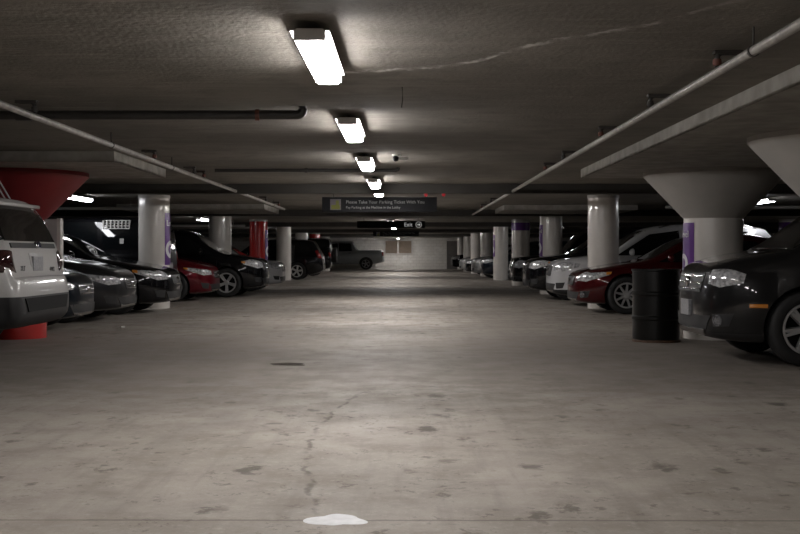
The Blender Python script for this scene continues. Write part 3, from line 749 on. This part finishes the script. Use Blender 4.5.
ORD = ['first','second','third','fourth','fifth','sixth','seventh','eighth','ninth']
def column(label, x, y, r=.30, paint_='white', banner=None, topband=False, cap=None, capr=.86, ceil=CEIL, side='left', text=True, collar=True):
    t = thing('round_column', label, 'column', (x,y,0), 0, None)
    pm = M['red_paint'] if paint_ == 'red' else M['white_paint']
    top = ceil if cap is None else HC+.44
    b = bmesh.new(); lathe(b, [(0,0),(r,0),(r,top),(0,top)], 56); obj('shaft', b, pm, t, 30)
    if cap is not None:
        b = bmesh.new()
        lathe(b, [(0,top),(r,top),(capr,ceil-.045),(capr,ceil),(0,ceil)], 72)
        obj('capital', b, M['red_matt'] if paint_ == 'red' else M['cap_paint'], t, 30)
    elif collar:
        b = bmesh.new(); lathe(b, [(r,ceil-.06),(r+.007,ceil-.06),(r+.007,ceil),(r,ceil)], 56, close=True); obj('collar', b, M['cap_paint'], t, 30)
    ac = PI if side == 'right' else 0.0
    if banner:
        b = bmesh.new(); arc_banner(b, r, ac, math.radians(36), *banner); bn = obj('level_banner', b, M['purple'], t, 30)
        if text:
            h = banner[1]-banner[0]
            obj('banner_lettering', bent_text('Level', h*.16, r+.008, ac+.06, banner[1]-h*.20), M['white'], bn)
            b = bmesh.new()
            for k in range(28):
                a0, a1 = 2*PI*k/28, 2*PI*(k+1)/28
                q = []
                for rad, a in ((h*.17,a0),(h*.17,a1),(h*.09,a1),(h*.09,a0)):
                    u, v = rad*math.cos(a), rad*math.sin(a); aa = ac+u/r
                    q.append((aa, banner[0]+h*.30+v))
                lo = [b.verts.new(((r+.007)*math.cos(a), (r+.007)*math.sin(a), z)) for a, z in q]
                hi = [b.verts.new(((r+.011)*math.cos(a), (r+.011)*math.sin(a), z)) for a, z in q]
                b.faces.new(hi); b.faces.new(lo[::-1])
                for i in range(4): b.faces.new((lo[i], lo[(i+1)%4], hi[(i+1)%4], hi[i]))
            obj('banner_ring', b, M['white'], bn)
    if topband:
        b = bmesh.new(); lathe(b, [(r+.001,1.83),(r+.006,1.83),(r+.006,ceil-.1),(r+.001,ceil-.1)], 56, close=True); obj('purple_band', b, M['purple'], t, 30)
    return t

PAN = HC+1.02           # underside of the drop panels
RX, LX = 3.85, -4.88
column('white column with a flared capital at the right edge of the photo, nearest of all', RX, 9.62, .36, cap=1, ceil=PAN, side='right')
column('white column with a flared capital and purple banner behind the dark grey SUV', RX, 13.9, .36, cap=1, ceil=PAN, side='right', banner=(.72,1.44))
A_ = column('red column with a flared red capital behind the white SUV', LX, 13.95, .36, 'red', cap=1, capr=.88, ceil=PAN, side='left')
yk = [21.6+7.7*k for k in range(8)]
rl = ['plain white column rising behind the dark red sedan', 'white column with a purple side banner behind the black SUV hood',
      'white column with a purple band around its top', 'free-standing white column with a narrow purple banner, its base clear of cars',
      'plain white column next beyond the free-standing one on the right', 'plain white column second beyond the free-standing one on the right', 'plain white column third beyond the free-standing one on the right', 'plain white column nearest the end wall door']
for k, y in enumerate(yk[:8]):
    column(rl[k], RX, y, .30, banner=(.95,1.82) if k in (1,3) else None, topband=(k == 2), side='right', text=(k in (1,3)))
ll = ['white column with a purple banner beside the black sedan', 'plain white column behind the black SUV with silver wheels',
      'red column with a purple banner, second of the red ones on the left', 'plain white column standing by the chrome-fronted white car', 'plain white column right behind the black SUV with the silver rear wheel',
      'small red column in the distance, farthest of the red ones', 'plain white column just past the far red one on the left', 'plain white column behind the pickup truck']
for k, y in enumerate(yk[:8]):
    if k == 7: continue
    column(ll[k], LX, y, .30, 'red' if k in (2,5) else 'white', banner=(.84,1.85) if k in (0,2) else None, side='left', text=(k in (0,2)))
column('white column in the far bay seen past the flared column on the right', 12.6, 36.6, .30, topband=True, side='right')
column('white column in the far bay on the left, by the white van', -12.7, 29.3, .30, side='left')
column('white column in the far bay on the left, well beyond the white van', -12.7, 44.7, .30, side='left')
# pale outlined mark on the red capital
b = bmesh.new()
def cone_pt(a, t, o=.0):
    r0, r1, z0, z1 = .36, .88, HC+.44, PAN-.045
    r = r0+(r1-r0)*t+o; return Vector((r*math.cos(a), r*math.sin(a), z0+(z1-z0)*t-o*.6))
ac = math.radians(-86)
def quadstrip(pa, pb, w):
    (a0,t0),(a1,t1) = pa, pb
    A = cone_pt(a0,t0,.004); B = cone_pt(a1,t1,.004); d = (B-A).normalized()
    n = Vector((math.cos(a0), math.sin(a0), -.7)).normalized(); s = d.cross(n).normalized()*w
    vs = [b.verts.new(p) for p in (A+s,A-s,B-s,B+s)]; ws = [b.verts.new(p+n*.006) for p in (A+s,A-s,B-s,B+s)]
    b.faces.new(ws); b.faces.new(vs[::-1])
    for i in range(4): b.faces.new((vs[i],vs[(i+1)%4],ws[(i+1)%4],ws[i]))
loop = [(ac-.08,.93),(ac-.01,.93),(ac+.15,.40),(ac+.05,.40)]
for i in range(4): quadstrip(loop[i], loop[(i+1)%4], .008)
obj('outlined_mark', b, M['white'], A_)

# ------------------------------------------------------------------ setting
XW, Y0, Y1 = 18.0, -9.0, 77.2
def sbox(name, m, *b): return struct(boxes(name, [b], m))
sbox('floor', M['floor'], -XW,XW,Y0,Y1,-.2,0)
sbox('ceiling', M['ceiling'], -XW,XW,Y0,Y1,CEIL,CEIL+.25)
sbox('wall_left', M['sidewall'], -XW-.2,-XW,Y0,Y1,0,CEIL)
sbox('wall_right', M['sidewall'], XW,XW+.2,Y0,Y1,0,CEIL)
sbox('wall_front', M['sidewall'], -XW,XW,Y0-.2,Y0,0,CEIL)
sbox('wall_back', M['endwall'], -XW,XW,Y1,Y1+.2,0,CEIL)
tn = 0
for y in (18.05, 28.75, 40.0, 51.2, 62.4):
    tn += 1; sbox('trim_%d' % tn, M['beam'], -XW,XW,y,y+.26,HC+.985,CEIL)
for x0,x1,y0,y1 in ((2.37,5.4,6.0,15.0),(-6.6,-3.22,12.3,14.95),(-6.6,-3.22,25.4,28.4),(2.3,5.4,25.8,28.4)):
    tn += 1
    if y0 > 20:
        # the later panels wrap nothing: they hang between the columns
        sbox('trim_%d' % tn, M['panel'], x0,x1,y0,y1,PAN,CEIL)
    else:
        sbox('trim_%d' % tn, M['panel'], x0,x1,y0,y1,PAN,CEIL)
# end wall louvred windows and door
def pxX(px, Y): return (px-405)*Y/F
for i, (p0, p1) in enumerate(((385.5,397),(399,411.5))):
    x0, x1 = pxX(p0,77.1), pxX(p1,77.1); z0, z1 = HC+.06, HC+.90
    w = boxes('window_%d' % (i+1), [(x0-.06,x1+.06,77.10,77.2,z0-.06,z0),(x0-.06,x1+.06,77.10,77.2,z1,z1+.06),(x0-.06,x0,77.10,77.2,z0,z1),(x1,x1+.06,77.10,77.2,z0,z1)], M['frame']); struct(w)
    bm = bmesh.new(); n = 12
    for k in range(n):
        za = z0+(z1-z0)*k/n; h = (z1-z0)/n
        vs = [bm.verts.new(p) for p in ((x0,77.12,za),(x1,77.12,za),(x1,77.19,za+h),(x0,77.19,za+h))]; bm.faces.new(vs)
        vs = [bm.verts.new(p) for p in ((x0,77.12,za),(x1,77.12,za),(x1,77.12,za+.012),(x0,77.12,za+.012))]; bm.faces.new(vs)
    obj('louvre', bm, M['louvre'], w)
x0, x1 = pxX(447,77.1), pxX(460,77.1)
d = struct(boxes('door_1', [(x0,x1,77.15,77.2,0,1.95)], M['doorgrey']))
boxes('door_frame', [(x0-.07,x0,77.11,77.2,0,2.02),(x1,x1+.07,77.11,77.2,0,2.02),(x0,x1,77.11,77.2,1.95,2.02)], M['frame'], d)
bm = bmesh.new(); tube(bm, [(x0+.1,77.15,1.0),(x0+.1,77.09,1.0),(x0+.22,77.09,1.0)], .014, 8); obj('door_handle', bm, M['chrome'], d, 40)

# ------------------------------------------------------------------ lamps
def lamp(label, x, y, length=1.35, width=.152, lens='lens', group=None):
    t = thing('ceiling_light', label, 'light', (x,y,CEIL), 0, group)
    zl = -.11
    bm = bmesh.new(); w = width/2
    prof = [(-w,zl+.055),(-w,zl+.02),(-w+.02,zl),(w-.02,zl),(w,zl+.02),(w,zl+.055)]
    A = [bm.verts.new((px,0,pz)) for px,pz in prof]; B = [bm.verts.new((px,length,pz)) for px,pz in prof]
    for i in range(len(prof)): j = (i+1)%len(prof); bm.faces.new((A[i],A[j],B[j],B[i]))
    bm.faces.new(A); bm.faces.new(B)
    obj('lens', bm, M[lens], t)
    bm = bmesh.new(); box(bm, -w+.008,w-.008,-.012,length+.012,zl+.06,-.04,.006); box(bm, -w-.022,w+.022,-.012,length+.012,zl+.056,zl+.062); obj('housing', bm, M['housing'], t)
    for yy in (-.012, length+.004):
        bm = bmesh.new(); box(bm, -w-.002,w+.002,yy,yy+.008,zl+.010,zl+.056); obj('end_cap', bm, M['housing'], t)
    for yy in (.25, length-.25):
        bm = bmesh.new(); tube(bm, [(0,yy,-.046),(0,yy,0)], .012, 8); obj('stem', bm, M['bracket'], t)
    return t
ys_l = [5.43,8.95,12.55,16.2,18.7,22.4,25.0,36.3,41.2,45.0,53.0,56.6,60.3,63.6,74.4]
nm = ['first and largest','second','third','fourth','fifth','sixth','seventh','eighth','ninth','tenth','eleventh','twelfth','thirteenth','fourteenth','fifteenth','sixteenth','seventeenth','last']
nm[len(ys_l)-1] = 'last and nearest the end wall'
nm[9] = 'tenth, below the exit sign,'
for i, y in enumerate(ys_l):
    lamp('lit fluorescent ceiling light over the lane, %s from the front' % nm[i], -.465, y, 1.32 if i != 4 else 1.25, group='lights along the lane')
for y in (1.9, -1.65, -5.2):
    lamp('lit fluorescent ceiling light over the lane, behind the viewpoint', -.465, y, group='lights behind the viewpoint')
lamp('lit fluorescent light above the left parking row, showing right of the red capital', -6.25, 20.6, lens='lens_far', group='lights over the parking rows')
lamp('lit fluorescent light above the left parking row, behind the black SUV', -6.25, 33.6, lens='lens_far', group='lights over the parking rows')
lamp('lit fluorescent light above the right parking row, right of the flared column', 7.25, 22.0, lens='lens_far', group='lights over the parking rows')
lamp('lit fluorescent light above the right parking row, seen between two white columns', 5.95, 41.8, lens='lens_far', group='lights over the parking rows')
lamp('lit fluorescent light above the left parking row, far off by the off-roader', -6.25, 47.5, lens='lens_far', group='lights over the parking rows')
lamp('lit fluorescent light in the far bay on the right', 13.5, 33.0, lens='lens_far', group='lights over the parking rows')
lamp('lit fluorescent light in the far bay on the left beyond the white van', -14.5, 38.0, lens='lens_far', group='lights over the parking rows')

# ------------------------------------------------------------------ pipes, fittings
ZP = HC+1.02
def sprinkler(x, y, label, flip, k):
    t = thing('sprinkler_fitting', label, 'pipe fitting', (x,y,ZP+.024), 0, 'fittings on the ceiling pipes')
    bm = bmesh.new()
    h = CEIL-(ZP+.024)
    s = -1 if flip else 1
    tube(bm, [(0,0,0),(0,0,h*.55)]+[(s*(.03-.03*math.cos(a)),0,h*.55+.03*math.sin(a)) for a in (.5,1.0,PI/2)]+[(s*.11,0,h*.55+.03)], .015, 10)
    obj('riser', bm, M['iron'], t, 40)
    bm = bmesh.new(); lathe(bm, [(0,h*.12),(.024,h*.12),(.026,h*.3),(.022,h*.5),(0,h*.5)], 12); obj('coupling', bm, M['rust'] if k % 2 else M['bracket'], t, 40)
    bm = bmesh.new(); box(bm, min(-s*.02,s*.14), max(-s*.02,s*.14), -.026,.026, h-.022,h, .003); obj('ceiling_flange', bm, M['bracket'], t)
    bm = bmesh.new(); tube(bm, [(s*.11,0,h*.55+.03),(s*.11,0,h-.02)], .02, 10); obj('hanger', bm, M['bracket'], t, 40)
    return t
def pipe_run(x, y0, y1, label):
    bm = bmesh.new(); tube(bm, [(x,y0,ZP),(x,(y0+y1)/2,ZP),(x,y1,ZP)], .025, 16)
    return tag(obj('sprinkler_pipe', bm, M['steel'], None, 40), label, 'pipe')
pipe_run(-2.75, 3.0, 18.04, 'long grey sprinkler pipe under the ceiling on the left')
pipe_run(1.75, 2.0, 18.04, 'long grey sprinkler pipe under the ceiling on the right')
pipe_run(-2.75, 18.32, 25.3, 'short grey sprinkler pipe beyond the beam on the left')
pipe_run(1.75, 18.32, 28.74, 'short grey sprinkler pipe beyond the beam on the right')
k = 0
for x, ys, fl, nmx in ((1.75,(6.25,7.95,9.95,12.3,13.9),False,'right'),(-2.75,(8.25,12.2,14.5,15.2),True,'left')):
    for i, y in enumerate(ys):
        k += 1; sprinkler(x, y, 'dark bent fitting on the %s sprinkler pipe, %s from the front' % (nmx, ORD[i]), fl, k)
for x, y, i in ((1.75,22.6,0),(1.75,25.4,1),(-2.75,22.0,0),(-2.75,24.2,1)):
    sprinkler(x, y, 'small dark fitting on the %s pipe beyond the beam, %s of two' % ('right' if x > 0 else 'left', 'nearer' if i == 0 else 'farther'), x < 0, i)
for x, y, lb in ((1.75,24.0,'thin rod holding up the right sprinkler pipe beyond the beam'),(-2.75,23.2,'thin rod holding up the left sprinkler pipe beyond the beam'),(1.75,5.6,'thin rod holding up the right sprinkler pipe'),(-2.75,10.4,'thin rod holding up the left sprinkler pipe, nearer of two'),(-2.75,13.1,'thin rod holding up the left sprinkler pipe, farther of two')):
    bm = bmesh.new(); tube(bm, [(x,y,ZP+.026),(x,y,CEIL)], .005, 8)
    lathe(bm, [(.027,-.012),(.031,-.012),(.031,.012),(.027,.012)], 16, axis='y', mat4=Matrix.Translation((x,y,ZP)), close=True)
    tag(obj('pipe_hanger', bm, M['bracket'], None, 40), lb, 'hanger', 'pipe hangers')
# black drain pipe with an elbow
ZD = HC+1.075
def drain(y, xa, xb, r, label, clamps, z=ZD):
    t = thing('drain_pipe', label, 'pipe', ((xa+xb)/2,y,z))
    mx = (xa+xb)/2; bm = bmesh.new()
    pts = [(xa-mx,0,0),(0,0,0),(xb-mx-r*1.3,0,0)]+arc((xb-mx-r*1.3,0,r*1.3), r*1.3, -PI/2, 0, 7)[1:]+[(xb-mx,0,CEIL-z-.002)]
    tube(bm, pts, r, 18); obj('run', bm, M['iron'], t, 40)
    for c, m_, w in clamps:
        bm = bmesh.new(); lathe(bm, [(r,-w),(r+.008,-w),(r+.008,w),(r,w)], 20, axis='x', mat4=Matrix.Translation((c-mx,0,0)), close=True)
        obj('clamp', bm, M[m_], t, 40)
    return t
drain(8.6, -7.5, -.79, .036, 'thick black drain pipe crossing the ceiling in front of the second light', ((-1.14,'rust',.016),(-2.95,'iron',.06)))
drain(14.62, -2.5, -.09, .024, 'thin black drain pipe crossing the ceiling beyond the third light', ((-1.3,'iron',.02),), HC+1.10)
# lit conduits over the parking rows
for x0,x1,y,z,lb in ((-9.5,-5.5,23.9,HC+.98,'pale conduit above the left parking row, right of the red capital'),(5.9,12.0,25.2,HC+1.06,'pale conduit above the right parking row behind the flared column'),(-9,-5.4,37.5,HC+.95,'pale conduit above the left parking row, behind the red column')):
    bm = bmesh.new(); tube(bm, [(x0,y,z),(x1,y,z)], .035, 12)
    for xx in (x0+.4, x1-.4): tube(bm, [(xx,y,z+.03),(xx,y,CEIL+.004)], .006, 6)
    tag(obj('conduit', bm, M['frame'], None, 40), lb, 'pipe')
# small things on the ceiling
t = thing('security_camera', 'small white security camera on the ceiling right of the third light', 'camera', (-.10,12.7,CEIL))
bm = bmesh.new(); lathe(bm, [(0,-.02),(.05,-.02),(.05,0),(0,0)], 20); obj('mount', bm, M['offwhite'], t, 40)
bm = bmesh.new(); bmesh.ops.create_uvsphere(bm, u_segments=16, v_segments=10, radius=.036, matrix=Matrix.Translation((-.005,-.01,-.05))); obj('dome', bm, M['black_sign'], t, 60)
bm = bmesh.new(); box(bm, .03,.13,-.025,.025,-.07,-.03,.008); obj('housing', bm, M['offwhite'], t, 40)
for x, lb in ((.34,'tiny red alarm unit on the first beam, left one'),(.63,'tiny red alarm unit on the first beam, right one')):
    t = thing('alarm_unit', lb, 'alarm', (x,18.16,HC+.985), 0, 'red alarm units on the beam')
    bm = bmesh.new(); box(bm, -.03,.03,-.03,.03,-.035,.006,.006); obj('casing', bm, M['redplastic'], t)
    bm = bmesh.new(); lathe(bm, [(0,0),(.018,0),(.012,.012),(0,.014)], 14, mat4=Matrix.Translation((0,0,-.035)) @ Matrix.Rotation(PI,4,'X')); obj('lens', bm, M['redplastic'], t, 40)
for x, y, l, lb in ((-.02,7.6,.14,'thin wire hanging from the ceiling right of the second light'),(.02,3.6,.0,'')):
    if l:
        bm = bmesh.new(); tube(bm, [(x,y,CEIL),(x+.004,y,CEIL-l*.6),(x-.004,y,CEIL-l)], .003, 6); tag(obj('hanging_wire', bm, M['bracket'], None, 60), lb, 'wire')

# ------------------------------------------------------------------ signs
def sign(label, y, x0, x1, z0, z1):
    t = thing('hanging_sign', label, 'sign', ((x0+x1)/2,y,z0), 0)
    w = (x1-x0)/2; h = z1-z0
    bm = bmesh.new(); box(bm, -w,w,0,.06,0,h,.004); obj('board', bm, M['black_sign'], t)
    for xx in (-w*.8, w*.8):
        bm = bmesh.new(); tube(bm, [(xx,.03,h),(xx,.03,CEIL-z0)], .008, 8); obj('hanger_rod', bm, M['bracket'], t)
    return t, w, h
def sign_text(t, s, size, x, z, m, align='LEFT'):
    b = text_bm(s, size, .001, align)
    b.transform(Matrix.Translation((x,-.002,z)) @ Matrix.Rotation(PI/2, 4, 'X'))
    return obj('lettering', b, m, t)
def ticket_icon(t, x, z, s):
    bm = bmesh.new(); box(bm, x,x+s,-.003,0,z,z+s); ic = obj('ticket_picture', bm, M['mauve'], t)
    bm = bmesh.new(); box(bm, x+s*.1,x+s*.9,-.006,-.003,z+s*.06,z+s*.46); obj('green_field', bm, M['lime'], ic)
    bm = bmesh.new(); box(bm, x+s*.52,x+s*.82,-.008,-.003,z+s*.35,z+s*.88); obj('ticket_slip', bm, M['lime'], ic)
for lb, y, x0, x1, z0, z1 in (('long black hanging sign about the parking ticket, nearest over the lane',20.5,-1.53,.59,HC+.775,HC+1.05),
                            ('black hanging ticket sign farthest down the lane, below the exit sign',50.4,-1.45,.64,HC+.80,HC+1.03)):
    t, w, h = sign(lb, y, x0, x1, z0, z1)
    ticket_icon(t, -w+.15, h*.14, h*.72)
    sign_text(t, 'Please Take Your Parking Ticket With You', .083, -w+.44, h*.66, M['sign_text'])
    sign_text(t, 'Pay Parking at the Machine in the Lobby', .062, -w+.44, h*.30, M['sign_text'])
t, w, h = sign('black hanging exit sign with white arrow over the lane', 35.0, -1.51, .63, HC+.82, HC+1.04)
sign_text(t, 'Exit', .17, w-.66, h*.46, M['exit_text'])
bm = bmesh.new(); cx, cz = w-.20, h*.47
lathe(bm, [(.082,-.002),(.095,-.002),(.095,.001),(.082,.001)], 32, axis='y', mat4=Matrix.Translation((cx,-.002,cz)), close=True)
box(bm, cx-.055,cx+.045,-.004,0,cz-.011,cz+.011)
for s in (-1,1):
    vs = [bm.verts.new((cx+.055-a, yy, cz+s*(b_))) for yy in (-.004,0) for a,b_ in ((0,0),(.05,.05),(.05,.026),(.022,0))]
    bm.faces.new(vs[:4]); bm.faces.new(vs[4:])
obj('arrow', bm, M['exit_text'], t)

# ------------------------------------------------------------------ loose things
t = thing('oil_drum', 'black steel oil drum standing by the flared white column', 'drum', (3.03,13.42,0))
bm = bmesh.new(); r = .288
prof = [(0,.012),(r-.012,.012),(r-.012,0),(r+.002,0),(r+.002,.02),(r-.008,.028)]
for zc in (.29,.58): prof += [(r-.008,zc-.03),(r+.004,zc-.012),(r+.004,zc+.012),(r-.008,zc+.03)]
prof += [(r-.008,.845),(r+.004,.852),(r+.004,.872),(r-.014,.872),(r-.014,.855),(r-.05,.85),(0,.85)]
lathe(bm, prof, 56)
for f in bm.faces:
    if f.calc_center_median().z < .045: f.material_index = 1
obj('shell', bm, [M['drum'], M['drum_rust']], t, 30)
bm = bmesh.new(); lathe(bm, [(0,.85),(.035,.85),(.035,.868),(0,.87)], 16, mat4=Matrix.Translation((.17,-.05,0))); obj('bung', bm, M['steel'], t, 30)
t = thing('utility_cabinet', 'pale grey cabinet fixed to the red column, behind the white SUV tailgate', 'cabinet', (-4.518,13.95,.74))
bm = bmesh.new(); box(bm, 0,.16,-.06,.06,0,.75,.004); obj('casing', bm, M['cabinet'], t)
bm = bmesh.new(); box(bm, .16,.205,-.062,.062,-.01,.76,.003); obj('edge_strip', bm, M['frame'], t)
bm = bmesh.new(); box(bm, .12,.14,-.075,-.06,.3,.4,.003); obj('latch', bm, M['chrome'], t)
def blob(name, x, y, rx, ry, m, label, cat, seed, th=.002):
    rnd = random.Random(seed); bm = bmesh.new(); n = 48
    ph = [rnd.uniform(0,6.28) for _ in range(5)]; am = [.16,.12,.08,.05,.04]
    lo, hi = [], []
    for i in range(n):
        a = 2*PI*i/n; k = 1+sum(am[j]*math.sin((j+2)*a+ph[j]) for j in range(5))
        lo.append(bm.verts.new((rx*k*math.cos(a)*1.04, ry*k*math.sin(a)*1.04, 0.0002))); hi.append(bm.verts.new((rx*k*math.cos(a)*.96, ry*k*math.sin(a)*.96, th)))
    bm.faces.new(hi); bm.faces.new(lo[::-1])
    for i in range(n): bm.faces.new((lo[i],lo[(i+1)%n],hi[(i+1)%n],hi[i]))
    o = obj(name, bm, m); o.location = (x,y,0); return tag(o, label, cat)
blob('paint_splash', -.275, 4.385, .098, .10, M['spill'], 'white dried splash of paint on the floor joint in front', 'stain', 3)
blob('oil_puddle', -1.12, 10.6, .17, .12, M['puddle'], 'small wet dark patch on the floor left of the lane centre', 'puddle', 5)
bm = bmesh.new(); box(bm, -.03,.03,-.02,.02,0,.02,.006); o = obj('paper_scrap', bm, M['litter']); o.location = (-4.36,15.75-.6,0); o.rotation_euler = (0,0,.6)
tag(o, 'tiny white paper scrap on the floor in front of the graphite hatchback', 'litter'); o.location = (-4.05,15.9,0)

# ------------------------------------------------------------------ world, camera
w = bpy.data.worlds.new('garage_gloom'); bpy.context.scene.world = w; w.use_nodes = True
w.node_tree.nodes['Background'].inputs[0].default_value = (.5,.45,.4,1); w.node_tree.nodes['Background'].inputs[1].default_value = .02
cam = bpy.data.cameras.new('camera'); co = bpy.data.objects.new('camera', cam); C.objects.link(co)
cam.sensor_width = 36; cam.lens = F/800*36
co.location = (0,0,HC)
# vanishing point at pixel (405, 254) of the 800 x 534 frame
pitch = math.atan((267-254)/F); yaw = math.atan((405-400)/F)
co.rotation_euler = (PI/2-pitch, 0, yaw)
cam.clip_end = 300
sc = bpy.context.scene; sc.camera = co
sc.view_settings.view_transform = 'Standard'; sc.view_settings.look = 'None'
sc.view_settings.exposure = 0.2; sc.view_settings.gamma = 1.0; sc.view_settings.use_curve_mapping = False
sc.cycles.use_denoising = True
sc.cycles.max_bounces = 8; sc.cycles.sample_clamp_indirect = 6
